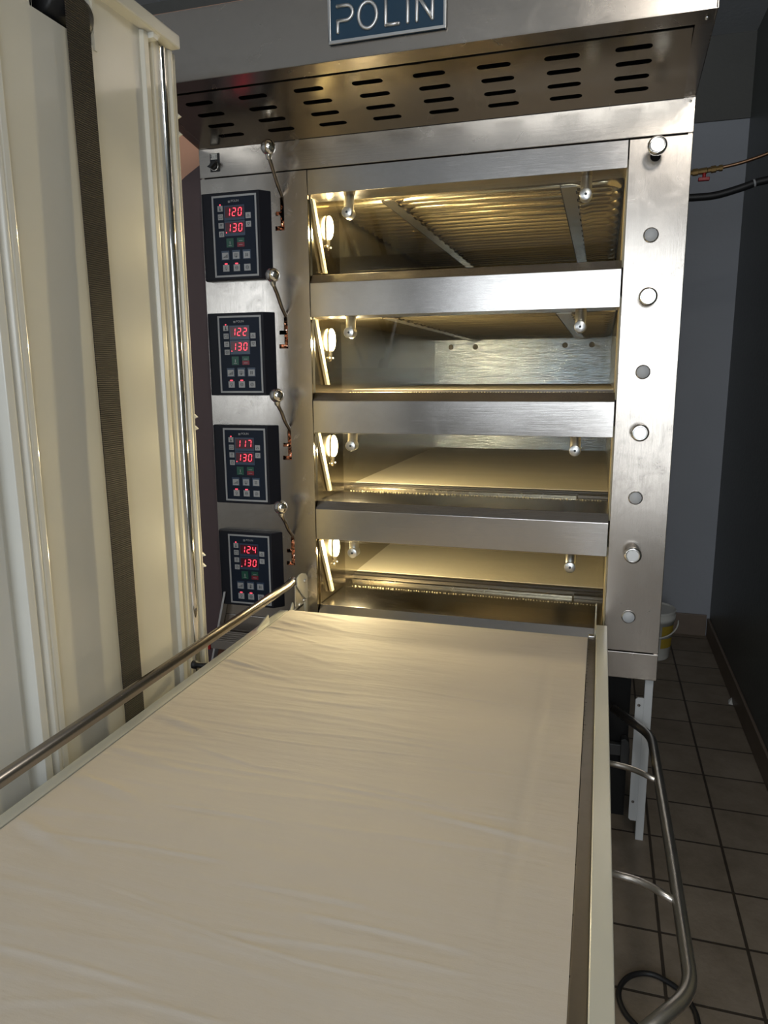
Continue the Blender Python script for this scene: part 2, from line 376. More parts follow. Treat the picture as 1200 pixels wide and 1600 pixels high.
# chambers
for k in range(4):
    dz = -PITCH*k; zs = ZS[k]; zc = 1.955+dz; zst = 1.3576+PITCH+dz-.0005
    xl, xr = -1.069, -.1545
    b = MB()
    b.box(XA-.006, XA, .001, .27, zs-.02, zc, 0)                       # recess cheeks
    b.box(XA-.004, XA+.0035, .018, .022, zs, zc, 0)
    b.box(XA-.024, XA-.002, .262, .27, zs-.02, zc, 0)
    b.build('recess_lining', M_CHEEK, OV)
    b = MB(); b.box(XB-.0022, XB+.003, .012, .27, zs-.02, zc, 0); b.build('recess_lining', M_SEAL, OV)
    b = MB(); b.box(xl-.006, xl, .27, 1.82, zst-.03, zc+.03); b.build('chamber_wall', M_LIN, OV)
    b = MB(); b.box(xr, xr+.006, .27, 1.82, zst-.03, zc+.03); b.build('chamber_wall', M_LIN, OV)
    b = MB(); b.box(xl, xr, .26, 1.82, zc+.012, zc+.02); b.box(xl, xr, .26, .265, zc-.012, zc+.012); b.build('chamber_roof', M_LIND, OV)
    me = plate_mesh([(xl, zst-.02), (xr, zst-.02), (xr, zc+.012), (xl, zc+.012)], [circ(x, 1.553+PITCH+dz, .014) for x in (-.98, -.847, -.382, -.249)], .003)
    b = MB(); b.mesh(me, XZ(1.816)); b.box(xl, xr, 1.819, 1.825, zst-.02, zc+.012, 1); b.build('back_plate', [M_BACK, M_LIND], OV)
    # steam tubes: runs along x, joined in hairpins at the right
    b = MB(); zt_ = zc-.008
    for j in range(13):
        y = .19+j*.12; r = .017; p = []
        for s_ in (0, 1):
            yy = y+s_*.056
            seg = [(-1.05, yy, zt_), (-.30, yy, zt_), (-.275, yy+(.006 if not s_ else -.006), zt_-.006), (-.25, yy, zt_), (-.205, yy-(.004 if not s_ else -.004), zt_)]
            p += seg if not s_ else seg[::-1]
        top = p[:5]; bot = p[5:]
        arc = [(-.195+.020*math.sin(t), y+.028-.028*math.cos(t), zt_) for t in (.4, .9, 1.57, 2.2, 2.75)]
        b.tube(top+arc+bot, r, 8)
    b.build('steam_tubes', M_TUBE, OV)
    for (xa, xb2, ya) in ((-.862, -.822, .135), (-.332, -.286, .135)):
        b = MB(); b.box(xa, xb2, ya, 1.78, zc-.028, zc-.0245); b.box(xa, xa+.003, ya, 1.78, zc-.028, zc-.018)
        for q in range(16): b.box(xb2-.004, xb2, ya+.05+q*.1, ya+.09+q*.1, zc-.028, zc-.016)
        b.build('ceiling_bar', M_LIN, OV)
    # floor of the deck: ribbed lip, slide rail, stone slab
    b = MB(); b.box(xl, xr, .25, .47, zs-.03, zs-.0145); b.box(XA, XB, .25, .262, zs-.015, zs-.006); b.build('deck_apron', M_LIN, OV)
    b = MB()
    for i in range(90):
        xx = XA+.03+i*(.85/90)+random.uniform(0, .004); b.ball((xx, .262+random.uniform(-.003, .003), zs-.006), random.uniform(.0015, .0035), 6, 4)
    b.build('crust_residue', M_SEAL, OV)
    b = MB(); b.box(xl+.02, -.255, .345, .36, zs-.0145, zs-.006); b.box(-.25, xr, .345, .37, zs-.0145, zs-.004, 1); b.build('slide_rail', [M_SILL, M_DARKST], OV, .001)
    b = MB(); b.box(xl, xr, .405, .418, zs-.0145, zs-.008); b.box(xl, xr, .43, .458, zs-.0145, zst-.002); b.build('slab_edge', M_DARKST, OV)
    b = MB(); b.box(xl, xr, .46, 1.814, zst-.014, zst); b.build('hearth_slab', M_STONE, OV)
    # tilted glass door with a cream seal strip at its left edge
    zo = dz
    ya, za, yb_, zb_ = .012, 1.922+zo, .103, (1.9316+zo)-.207
    zb_ = max(zb_, zs+.004)
    g = MB(); g.prism([(ya+.002, za), (ya+.007, za), (yb_+.007, zb_), (yb_+.002, zb_)], 'x', XA+.012, XB-.006)
    gl = g.build('door_glass', M_GLASS, OV)
    g = MB(); g.prism([(ya, za), (ya+.022, za), (yb_+.022, zb_), (yb_, zb_)], 'x', XA+.003, XA+.011)
    for t in (.3, .8):
        c = (XA+.011, ya+.015+(yb_-ya)*t, za+(zb_-za)*t); g.cyl(c, (c[0]+.001, c[1], c[2]), .003, 10, 1)
    g.build('seal_strip', [M_SEAL, M_ICON], gl)
    # two turned aluminium hinge pins
    for px in (-.938, -.257):
        zz = 1.9316+zo
        b = MB(); a = Vector((px, .030, zz-.049)); d = Vector((0, 1, 0))
        b.lathe([(.0, .0), (.0, .0145), (.0015, .0165), (.034, .0165), (.035, .0)], a, d)
        b.lathe([(0, .0150), (.056, .0150), (.056, 0)], (px, .050, zz-.050), (0, .12, 1), 24); p_ = b.build('hinge_pin', M_ALU, OV)
        b = MB(); b.lathe([(-.002, 0), (-.002, .003), (.001, .004)], a, d, 12); b.build('screw', M_ICON, p_)
    # oven lamp
    lz = 1.866+zo; ly = .162; xx = XA
    n = 18; pr = [(ly+.017*math.cos(t), lz+.008+.030*math.sin(t)) for t in [math.pi*i/n for i in range(n+1)]]
    pr += [(ly-.017, lz-.03), (ly-.006, lz-.058), (ly, lz-.066), (ly+.006, lz-.058), (ly+.017, lz-.03)]
    b = MB(); b.prism(pr, 'x', xx, xx+.003); lp = b.build('lamp', M_SILL, OV)
    b = MB(); b.ball((xx+.006, ly, lz+.002), 1, 24, 18, 0, (.013, .017, .036)); b.build('bulb', M_BULB, lp)
    for s_ in (-1, 1):
        b = MB(); b.ball((xx+.003, ly+s_*.016, lz-.056), .0035, 10, 6); b.build('screw', M_ALU, lp)
    l = bpy.data.lights.new('oven_lamp_light', 'POINT'); l.energy = 11; l.color = (1, .81, .46); l.shadow_soft_size = .012
    lo = bpy.data.objects.new('oven_lamp_light', l); COL.objects.link(lo); lo.location = (xx+.07, ly, lz-.012)
# levers, foil behind the slots
for k in range(4):
    zt = tops[k]; zb = zt-.094
    b = MB(); nx, nz = 9, 26; vs = []; fs = []
    for j in range(nz+1):
        for i in range(nx+1):
            vs.append((sx-.028+.042*i/nx, .010+random.uniform(0, .018), zb-.006+(.106)*j/nz))
    for j in range(nz):
        for i in range(nx):
            a = j*(nx+1)+i; x_ = i/nx; h_ = j/nz
            if k == 0 and .32 < h_ < .9 and x_ > .42: continue
            if k == 1 and (.45 < h_ < .55 and x_ < .4 or h_ > .82): continue
            if random.random() < .13: continue
            fs.append((a, a+1, a+nx+2, a+nx+1))
    b.add(vs, fs); b.build('slot_lining', M_COP, OV)
    zk = [2.047, 1.699, 1.350, 1.006][k]; yk = -.078
    pth = smooth_path([(sx-.001, .035, zt-.022), (sx, .0, zt+.006), (sx+.001, -.03, zt+.03), (sx, -.052, zt+.06), (sx-.001, yk+.006, zk-.03), (sx-.002, yk, zk)], 6)
    b = MB(); b.tube(pth, .0058, 12); lv = b.build('lever', M_ROD, OV)
    b = MB(); b.ball((sx-.002, yk, zk), .0215, 32, 20); b.lathe([(-.032, .0058), (-.026, .009), (-.019, .010)], (sx-.002, yk, zk), (0, -.1, 1), 16); b.build('knob', M_CHR, lv)
# right column: pull knobs and flush caps
for i, z in enumerate((1.952, 1.606, 1.252, .912)):
    ln = .062 if i == 0 else .045; z0 = z-.002+(.008 if i == 0 else 0)
    d = Vector((0, -1, .12 if i == 0 else 0)).normalized()
    b = MB(); b.lathe([(-.004, .0075), (ln-.018, .0075)], (-.087, 0, z0), d, 20)
    if i == 0: b.lathe([(0, 0), (0, .013), (.0008, .013)], (-.087, -.0005, z0-.004), (0, -1, 0), 20, 1)
    kn = b.build('pull_knob', [M_CHR, M_BLK], OV)
    b = MB(); b.lathe([(ln-.020, .0), (ln-.020, .012), (ln-.016, .022), (ln-.006, .0235), (ln-.001, .0205), (ln, .0175)], (-.087, 0, z0), d, 36); b.lathe([(ln, .0175), (ln-.001, .016), (ln-.001, 0)], (-.087, 0, z0), d, 36, 1, False)
    b.build('knob_head', [M_CHR, M_ALU], kn)
for z in (1.762, 1.411, 1.066, .718):
    b = MB(); b.lathe([(0, .0), (.0005, .0195), (.004, .0185), (.005, .017)], (-.087, 0, z), (0, -1, 0), 36, 0)
    b.lathe([(.005, .0165), (.0062, .016), (.0062, 0)], (-.087, 0, z), (0, -1, 0), 36, 1); b.build('round_cap', [M_CHR, M_CAP], OV)
# power switch
b = MB(); b.box(-1.362, -1.330, -.004, 0, 2.018, 2.070); sw = b.build('power_switch', M_RUB, OV, .001)
b = MB(); b.box(-1.358, -1.337, -.006, -.004, 2.052, 2.068); me = text_mesh('0 - 1', .012); b.mesh(me, XZ(-.0063, -1.3475, 2.060), 1); b.build('label_plate', [M_PAPER, M_ICON], sw)
b = MB(); b.lathe([(0, .0125), (.010, .012), (.012, .010), (.012, 0)], (-1.347, -.004, 2.034), (0, -1, 0), 24)
b.prism([(-1.362, 2.028), (-1.35, 2.024), (-1.330, 2.040), (-1.333, 2.045)], 'y', -.026, -.012); b.build('switch_knob', M_RUB, sw, .001)
b = MB(); b.lathe([(0, .0145), (.003, .014), (.003, .0125)], (-1.347, -.004, 2.034), (0, -1, 0), 24); b.build('collar', M_CHR, sw)

# control panels
SEG = {'0': 'abcdef', '1': 'bc', '2': 'abged', '3': 'abgcd', '4': 'fgbc', '7': 'abc', }
def digit(mb, ch, x, z, wd, h, y, mi):
    t = .0015; sl = .12
    P = {'a': ((0, 1), (1, 1)), 'b': ((1, 1), (1, .5)), 'c': ((1, .5), (1, 0)), 'd': ((0, 0), (1, 0)), 'e': ((0, .5), (0, 0)), 'f': ((0, 1), (0, .5)), 'g': ((0, .5), (1, .5))}
    for s_ in SEG[ch]:
        (a, c), (d, e) = P[s_]; p = Vector((x+a*wd+c*h*sl, z+c*h)); q = Vector((x+d*wd+e*h*sl, z+e*h)); dr = (q-p).normalized(); nn = Vector((-dr.y, dr.x))*t*.75
        p = p+dr*t*.55; q = q-dr*t*.55; e1 = dr*t*.7
        mb.prism([tuple(p), tuple(p+e1+nn), tuple(q-e1+nn), tuple(q), tuple(q-e1-nn), tuple(p+e1-nn)], 'y', y-.0004, y, mi)
def bar(mb, x0, z0, x1, z1, t, y, mi=1):
    p = Vector((x0, z0)); q = Vector((x1, z1)); d = (q-p).normalized(); n_ = Vector((-d.y, d.x))*t/2
    mb.prism([tuple(p+n_), tuple(q+n_), tuple(q-n_), tuple(p-n_)], 'y', y-.0004, y, mi)
def ring(mb, x, z, r, t, y, mi=1, n=16):
    for i in range(n):
        a, c = 2*math.pi*i/n, 2*math.pi*(i+1)/n; bar(mb, x+r*math.cos(a), z+r*math.sin(a), x+r*math.cos(c), z+r*math.sin(c), t, y, mi)
def icon(mb, kind, x, z, s_, y):
    t = .0011
    if kind == 'thermo': bar(mb, x, z-s_*.5, x, z+s_*.9, .0022, y); mb.cyl((x, y, z-s_*.6), (x, y-.0004, z-s_*.6), .0026, 12, 1)
    elif kind == 'box':
        for a in ((-1, .7, 1, .7), (-1, -.7, 1, -.7), (-1, -.7, -1, .7), (1, -.7, 1, .7), (-.3, .3, .4, -.2)): bar(mb, x+a[0]*s_, z+a[1]*s_, x+a[2]*s_, z+a[3]*s_, t, y)
    elif kind == 'steam':
        for a in (-.5, 0, .5): bar(mb, x+(a-.1)*s_, z-.1*s_, x+(a+.2)*s_, z+.9*s_, t, y)
        bar(mb, x-.7*s_, z-.6*s_, x+.7*s_, z-.6*s_, t, y)
    elif kind == 'clock': ring(mb, x, z, s_*.8, t, y); bar(mb, x, z, x, z+s_*.6, t, y); bar(mb, x, z, x+s_*.45, z, t, y)
    elif kind in ('up', 'down'):
        g = 1 if kind == 'up' else -1
        T = [(-.8, -.6*g), (.8, -.6*g), (0, .7*g)]
        for i in range(3): bar(mb, x+T[i][0]*s_, z+T[i][1]*s_, x+T[(i+1) % 3][0]*s_, z+T[(i+1) % 3][1]*s_, t, y)
    elif kind == 'bars':
        for i in range(5): bar(mb, x+(-1+i*.5)*s_, z-.8*s_, x+(-1+i*.5)*s_, z+(-.5+i*.3)*s_, .0018, y)
    elif kind == 'therm2':
        bar(mb, x, z-s_*.5, x, z+s_*.9, .0022, y); mb.cyl((x, y, z-s_*.6), (x, y-.0004, z-s_*.6), .0028, 12, 1)
        for g in (-1, 1): bar(mb, x+g*s_*.8, z-.7*s_, x+g*s_*.8, z+.7*s_, t, y); bar(mb, x+g*s_*.8, z+.7*s_, x+g*s_*.5, z+.7*s_, t, y)
    elif kind == 'grid':
        for g in (-.5, 0, .5): bar(mb, x-.7*s_, z+g*s_, x+.7*s_, z+g*s_, t, y)
        for g in (-.7, .7): bar(mb, x+g*s_*.6, z-.8*s_, x+g*s_*.6, z+.8*s_, t, y)
    elif kind == 'lamp': ring(mb, x, z+.15*s_, s_*.5, t, y); bar(mb, x-.3*s_, z-.7*s_, x+.3*s_, z-.7*s_, .0016, y)
    elif kind == 'disc': ring(mb, x, z, s_*.7, t, y); bar(mb, x-.5*s_, z+.2*s_, x+.5*s_, z+.2*s_, t, y); bar(mb, x-.5*s_, z-.2*s_, x+.5*s_, z-.2*s_, t, y)
    elif kind == 'ringi': ring(mb, x, z, s_*.75, t, y); ring(mb, x, z, s_*.35, t, y)
for k, val in enumerate(('120', '122', '117', '124')):
    dz = -PITCH*k; px = -1.38; pz = 1.6975+dz+(.004 if k == 0 else 0)-(.001 if k == 3 else 0); yf = -.030
    b = MB(); b.prism([(-1.396, 0), (-1.383, yf+.001), (-1.375, yf), (-1.193, yf), (-1.166, 0)], 'z', pz-.003, pz+.249)
    cp = b.build('control_panel', M_NAVY, OV, .002)
    b = MB(); x0, x1, z0, z1 = px+.032, px+.180, pz+.005, pz+.240; t = .0055
    b.box(x0+t, x1-t, yf-.0004, yf, z0+t, z1-t, 1)
    for q in ((x0, x1, z0, z0+t), (x0, x1, z1-t, z1), (x0, x0+t, z0+t, z1-t), (x1-t, x1, z0+t, z1-t)): b.box(q[0], q[1], yf-.0008, yf, q[2], q[3], 0)
    b.build('keypad_foil', [M_GRY, M_NAVYF], cp)
    b = MB(); me = text_mesh('POLIN', .0092, .0002); b.mesh(me, XZ(yf-.0008, px+.1095, pz+.2225), 0)
    for q in (0, .003): b.box(px+.0865, px+.0935, yf-.0008, yf-.0004, pz+.2185+q*1.1, pz+.2205+q*1.1, 0)
    b.build('printed_mark', M_GRY, cp)
    for r_, (zz, txt) in enumerate(((pz+.168, val), (pz+.1235, '130'))):
        b = MB(); b.box(px+.072, px+.140, yf-.0012, yf-.0004, zz, zz+.0425, 0); b.box(px+.075, px+.1375, yf-.0016, yf-.0012, zz+.008, zz+.0385, 1)
        for q, ch in enumerate(txt):
            xx = px+.0795+q*.0195; wd = .0105
            digit(b, ch, xx, zz+.0125, wd, .0215, yf-.0016, 2)
        if r_: b.box(px+.0765, px+.0792, yf-.002, yf-.0016, zz+.0085, zz+.0115, 2)
        b.build('display', [M_BLUE, M_RED0, M_LED], cp)
    def key(x, z, w_, h_, kind, lit=0, frame=False):
        b = MB()
        if frame: b.box(px+x-w_*.62, px+x+w_*.62, yf-.0007, yf-.0004, pz+z-h_*.60, pz+z+h_*.78, 2)
        b.box(px+x-w_/2, px+x+w_/2, yf-.0014, yf-.0004, pz+z-h_/2, pz+z+h_/2, 0)
        icon(b, kind, px+x, pz+z, w_*.32, yf-.0014)
        if lit: b.box(px+x-.0045 if lit == 2 else px+x-.002, px+x+.0045 if lit == 2 else px+x+.002, yf-.0012, yf-.0004, pz+z+h_/2+.0012, pz+z+h_/2+.0042, 3)
        b.build('button', [M_GRY, M_ICON, M_BLUE, M_LED], cp)
    key(.0595, .203, .017, .016, 'thermo', 1); key(.060, .179, .017, .016, 'box'); key(.0605, .1545, .017, .016, 'steam'); key(.061, .130, .017, .016, 'clock')
    key(.152, .179, .017, .0165, 'up'); key(.152, .1545, .017, .0165, 'down')
    key(.070, .0665, .021, .0195, 'bars', 0, True); key(.1065, .067, .021, .0195, 'therm2', 0, True); key(.142, .067, .021, .0195, 'grid', 0, True)
    key(.0712, .031, .021, .0195, 'lamp', 2); key(.107, .031, .021, .0195, 'disc', 2); key(.1425, .031, .021, .0195, 'ringi')
    b = MB(); b.box(px+.076, px+.100, yf-.0014, yf-.0004, pz+.091, pz+.117, 0); bar(b, px+.088, pz+.099, px+.088, pz+.108, .002, yf-.0014, 1); bar(b, px+.083, pz+.096, px+.093, pz+.096, .0012, yf-.0014, 1)
    b.build('start_button', [M_GRN, M_GRY], cp)
    b = MB(); b.box(px+.112, px+.136, yf-.0014, yf-.0004, pz+.104, pz+.117, 0); b.box(px+.112, px+.136, yf-.0014, yf-.0004, pz+.091, pz+.104, 1); bar(b, px+.118, pz+.1085, px+.130, pz+.1085, .0012, yf-.0014, 2); bar(b, px+.118, pz+.097, px+.130, pz+.097, .0012, yf-.0014, 2)
    b.build('stop_button', [M_GRN, M_REDK, M_GRY], cp)

# hood
HY, HZ = -.332, 2.141
def hz(y): return 2.085+(HZ-2.085)*(-y)/.332
b = MB()
b.box(X0, X1, HY, HY+.0025, HZ, 2.299)                      # front
b.prism([(X0, 2.299), (X0, 2.303), (X1, 2.303), (X1, 2.299)], 'y', HY, .3)
for (xa, xb2) in ((X0, X0+.003), (X1-.003, X1)):
    b.prism([(HY, HZ), (HY, 2.3), (.3, 2.3), (.3, 2.09), (0, 2.0855)], 'x', xa, xb2)
def slab(x0, x1, y0, y1, mi=0, th=.0025, off=0):
    b.prism([(y0, hz(y0)+off), (y1, hz(y1)+off), (y1, hz(y1)+th+off), (y0, hz(y0)+th+off)], 'x', x0, x1, mi)
slab(X0, X1, HY, -.287); slab(X1-.038, X1, -.287, -.001); slab(X0, X0+.03, -.287, -.001)
hd = b.build('hood', M_ST, OV, .001)
b = MB(); b.box(X0+.004, X1-.004, HY+.01, 0.28, 2.19, 2.194); b.build('hood_lining', M_BLK, hd)
# slotted vent sheet (built flat in x / y', then tilted)
xs = [-.158-.1567*i for i in range(8)]; ys = [-.237, -.180, -.122, -.067]
hs = [slot(x+(.002 if j % 2 else 0), y*1.0142, .080, .019) for x in xs for j, y in enumerate(ys)]
me = plate_mesh([(X0+.033, -.2855), (X1-.0405, -.2855), (X1-.0405+.012, -.006), (X0+.033, -.006)], hs, .002)
ang = math.atan2(2.085-HZ, .332); T = Matrix.Translation((0, 0, 2.0835)) @ Matrix.Rotation(ang, 4, 'X')
b = MB(); b.mesh(me, T); b.build('vent_panel', M_VENT, hd)
b = MB(); b.lathe([(0, .004), (.004, .0035), (.004, 0)], (-.017, -.306, hz(-.306)), (0, 0, -1), 6); b.build('bolt', M_ALU, hd)
b = MB(); b.lathe([(0, .003), (.002, .0025), (.002, 0)], (-.012, -.002, 2.075), (0, -1, 0), 12); b.build('rivet', M_ALU, hd)
# name plate
b = MB(); xa, xb2, za, zb_ = -.846, -.565, 2.174, 2.275
b.box(xa, xb2, HY-.006, HY-.002, za, zb_, 1); t = .006
for q in ((xa, xb2, za, za+t), (xa, xb2, zb_-t, zb_), (xa, xa+t, za+t, zb_-t), (xb2-t, xb2, za+t, zb_-t)): b.box(q[0], q[1], HY-.009, HY-.006, q[2], q[3], 0)
b.box(xa+.01, xb2-.01, HY-.002, HY, za+.01, zb_-.01, 0)
npl = b.build('name_plate', [M_ALU, M_PLATE], OV, .0008)
yl = HY-.008; r = .0042; zB, zT = 2.197, 2.2515
def letter(paths):
    b = MB()
    for p, cl in paths:
        pts = [(x, yl, z) for x, z in p]; b.tube(pts, r, 10, 0, cl)
        if not cl:
            b.ball(pts[0], r, 10, 8); b.ball(pts[-1], r, 10, 8)
    b.build('letter', M_SATIN, npl)
P = [(-.823, zT)]+[(-.801+.0155*math.sin(a), zT-.0155+.0155*math.cos(a)) for a in [i*math.pi/10 for i in range(11)]]+[(-.823, zT-.031)]
letter([(P, False), ([(-.8225, zT-.031), (-.8225, zB)], False)])
letter([([(-.749+.022*math.cos(a), (zB+zT)/2+.0275*math.sin(a)) for a in [i*math.pi/14 for i in range(28)]], True)])
letter([([(-.7055, zT), (-.7055, zB)], False), ([(-.7055, zB), (-.675, zB)], False)])
letter([([(-.6535, zT), (-.6535, zB)], False)])
letter([([(-.632, zB), (-.632, zT)], False), ([(-.632, zT), (-.596, zB)], False), ([(-.596, zB), (-.596, zT)], False)])
# base: white corner post with its bolted angle, black underframe
for xp in (-.029, X0+.01):
    for yp in (.02, 1.85):
        b = MB(); b.box(xp, xp+.023, yp, yp+.03, 0, .53); b.build('corner_post', M_WHITE, OV, .001)
b = MB(); b.prism([(-.052, .068), (-.046, .062), (-.029, .062), (-.029, .464), (-.046, .464), (-.052, .458)], 'y', .022, .026); an = b.build('angle_plate', M_WHITE, OV)
for z in (.44, .125):
    b = MB(); b.lathe([(0, .0045), (.002, .004), (.002, .0018), (.0005, .0015), (.0005, 0)], (-.042, .022, z), (0, -1, 0), 14); b.build('bolt', M_DARKST, an)
b = MB(); b.box(-1.33, -.06, .14, 1.8, .0, .53); b.build('underframe', M_BLK, OV)
b = MB(); b.box(-.13, -.075, .105, .125, .225, .262); b.prism([(-.082, .285), (-.068, .289), (-.058, .278), (-.055, .25), (-.056, .205), (-.068, .195), (-.082, .205)], 'y', .095, .125); b.cyl((-.09, .11, .24), (-.09, .15, .24), .012, 14)
b.build('release_handle', plain('dark_grey_plastic', (.05, .05, .05), .5), OV, .002)

# ------------------------------------------------------------------ belt loader
BL = thing('belt_loader', (-.65, -1.0, .6), 'belt loading table with cream canvas surface and tubular side handle', 'loader')
zb = .685; bx0, bx1 = -1.098, -.197; y1, y0 = -.105, -1.97
prof = []
for i in range(9):
    a = math.pi/2-math.pi*i/8; prof.append((y1-.013+.0235*math.cos(a), zb-.0145+.0145*math.sin(a)))
b = MB(); nx, ny = 90, 620
wr = [(random.uniform(y0, y1), random.uniform(-1.1, -.3), random.uniform(.12, .5), random.uniform(-.05, .05), random.uniform(.0003, .0011), random.uniform(.003, .009)) for _ in range(60)]
wr += [(random.uniform(-.6, y1), random.uniform(-1.1, -.85), random.uniform(.06, .16), random.uniform(-.5, -.2), random.uniform(.001, .002), random.uniform(.006, .012)) for _ in range(14)]
wr += [(-1.25+i*.13, -1.03, .14, -.22, .0028, .012) for i in range(4)]
CREASE = [[(-0.988,-0.999),(-0.625,-1.001),(-0.294,-1.014)],
          [(-1.008,-1.254),(-0.864,-1.239),(-0.712,-1.234)],
          [(-0.889,-1.131),(-0.736,-1.123),(-0.649,-1.127)],
          [(-0.906,-1.464),(-0.811,-1.462),(-0.704,-1.464)],
          [(-0.838,-1.533),(-0.696,-1.485),(-0.58,-1.484)],
          [(-0.636,-1.358),(-0.453,-1.341),(-0.333,-1.34)],
          [(-1.08,-1.092),(-0.983,-1.117),(-0.959,-1.12)],
          [(-1.04,-1.296),(-1.019,-1.328),(-1.032,-1.335)],
          [(-0.932,-0.942),(-0.779,-0.978),(-0.717,-0.974)],
          [(-0.541,-1.301),(-0.438,-1.301),(-0.327,-1.305)],
          [(-0.233,-1.171),(-0.29,-1.285),(-0.33,-1.415)],]
def hgt(x, y):
    e = min(1, (x-bx0)/.012, (bx1-x)/.012)
    h = 0
    for (yc, xc, ln, sl, am, sg) in wr:
        dx = (x-xc)/ln
        if abs(dx) < 1.6:
            d = y-yc-sl*(x-xc)-.01*math.sin(x*9+yc*30)
            if abs(d) < 4*sg: h += am*math.exp(-dx*dx*2)*(math.exp(-(d/sg)**2)-.35*math.exp(-((d+sg*1.7)/sg)**2))
    for p, q, r_ in CREASE:
        xa_, xb_ = min(p[0], r_[0])-.03, max(p[0], r_[0])+.03
        if xa_ < x < xb_ and abs(y-q[1]) < .17:
            if abs(r_[0]-p[0]) > .02 and abs(r_[1]-p[1]) < .1:
                t = (x-p[0])/(r_[0]-p[0]); tm = (q[0]-p[0])/(r_[0]-p[0])
                yc = p[1]+(q[1]-p[1])*t/tm if t < tm else q[1]+(r_[1]-q[1])*(t-tm)/(1-tm)
                d = y-yc; e2 = min(1, (x-xa_)/.05, (xb_-x)/.05)
                h += e2*(.0013*math.exp(-(d/.004)**2)-.0005*math.exp(-((d+.011)/.009)**2))
    h += .0016*math.sin(x*4+1.3*math.sin(y*3.1))*math.sin(y*7+x*2)
    for sx_ in (-.278, -1.035):                                    # stitched side seam
        d = abs(x-sx_-.01*math.sin(y*2)); h += -.0016*math.exp(-(d/.0045)**2)
    return h*max(0, e)*min(1, max(0, (y1-y)/.03))
vs = []; fs = []
for j in range(ny+1):
    y = (y1-.013)+(y0-y1+.013)*j/ny
    for i in range(nx+1):
        x = bx0+(bx1-bx0)*i/nx; vs.append((x, y, zb+hgt(x, y)))
for j in range(ny):
    for i in range(nx):
        a = j*(nx+1)+i; fs.append((a, a+1, a+nx+2, a+nx+1))
b.add(vs, fs, 0, True)
k0 = len(b.v); vs = [(bx0+(bx1-bx0)*i/nx, p[0], p[1]) for p in prof for i in range(nx+1)]
b.add(vs, [(j*(nx+1)+i, (j+1)*(nx+1)+i, (j+1)*(nx+1)+i+1, j*(nx+1)+i+1) for j in range(8) for i in range(nx)], 0, True)
b.box(bx0+.002, bx1-.002, y0, y1-.02, zb-.029, zb-.026)
b.build('canvas_belt', M_CANV, BL)
b = MB(); b.box(bx0+.01, bx1-.01, y0, y1-.05, .600, .652); b.build('bed_frame', M_RAIL, BL)
b = MB(); b.box(-1.128, -1.101, y0, -.118, .655, zb+.001); b.box(-1.128, -1.122, y0, -.118, .59, .655); b.build('side_rail', M_RAIL, BL, .0015)
b = MB(); b.prism([(y0, .59), (-.07, .59), (-.07, .655), (-.045, .672), (-.045, .70), (-.065, zb+.0225), (y0, zb+.0225)], 'x', -.1745, -.1455); b.build('side_rail', M_RAIL, BL, .0015)
b = MB(); b.box(-.1955, -.1752, y0, -.108, .655, zb-.001)
for i in range(24):
    y = -.2-i*.022; b.box(-.1955, -.1955+(.0025 if i % 5 else .005), y, y+.0008, zb-.001, zb-.0005, 1)
b.build('edge_strip', [M_DARKST, M_BLK], BL, .0008)
b = MB(); b.box(-.195, -.178, -.106, -.088, .672, .688); b.build('end_block', M_ALU, BL, .002)
# long push rod along the left with its end plates
b = MB(); rx = -1.1; rz = .7655
b.tube(rounded([(rx, -.078, .773), (rx, -.115, rz), (rx, -1.93, rz)], .03), .0128, 18); rod = b.build('push_rod', M_ROD, BL)
def yz_plate(mb, pts, x, th, mi=0): mb.prism(pts, 'x', x, x+th, mi)
b = MB(); yz_plate(b, [(-.078, .752), (-.080, .780), (-.062, .7865), (-.036, .7855), (-.010, .777), (.006, .760), (.018, .725), (.027, .701), (.020, .692), (.004, .690), (-.018, .697), (-.030, .706)], -1.088, .005)
lk = b.build('rod_link', M_RAIL, BL, .0012)
for (y, z) in ((-.024, .757), (.010, .711)):
    b = MB(); b.lathe([(0, .0065), (.003, .006), (.005, .003), (.0055, 0)], (-1.083, y, z), (1, 0, 0), 16); b.build('bolt', M_ALU, lk)
b = MB(); yz_plate(b, [(-.082, .755), (-.083, .690), (-.075, .672), (-.012, .672), (-.012, .700), (-.04, .755)], -1.094, .004)
b.box(-1.10, -1.09, -.105, -.02, .655, .68); mp_ = b.build('mounting_plate', M_ALU, BL, .001)
for (y, z) in ((-.017, .689), (-.054, .685)):
    b = MB(); b.lathe([(0, .0065), (.003, .006), (.005, .003), (.0055, 0)], (-1.090, y, z), (1, 0, 0), 16); b.build('bolt', M_ALU, mp_)
CP_ = [(-.018, .64), (-.016, .690), (.004, .6915), (.020, .694), (.030, .706), (.044, .704), (.050, .688), (.056, .683), (.060, .690), (.061, .721), (.074, .724), (.087, .717), (.089, .661), (.094, .64)]
b = MB(); yz_plate(b, CP_, -1.0905, .005); b.build('hook_plate', M_RAIL, BL, .001)
b = MB(); yz_plate(b, [(-.118, .676), (-.090, .703), (-.083, .690), (-.083, .66), (-.118, .66)], -1.1, .004); b.build('guard_plate', M_RAIL, BL)
b = MB(); yz_plate(b, [(-.325, .668), (-.305, .690), (-.231, .7075), (-.227, .668)], -1.117, .004); b.build('guard_plate', M_RAIL, BL)
b = MB(); yz_plate(b, [(y-0.0, z+.003) for y, z in CP_]+[(.09, .60), (-.09, .60), (-.09, .70), (-.03, .70)], -.1785, .004); b.build('hook_plate', M_RAIL, BL, .001)
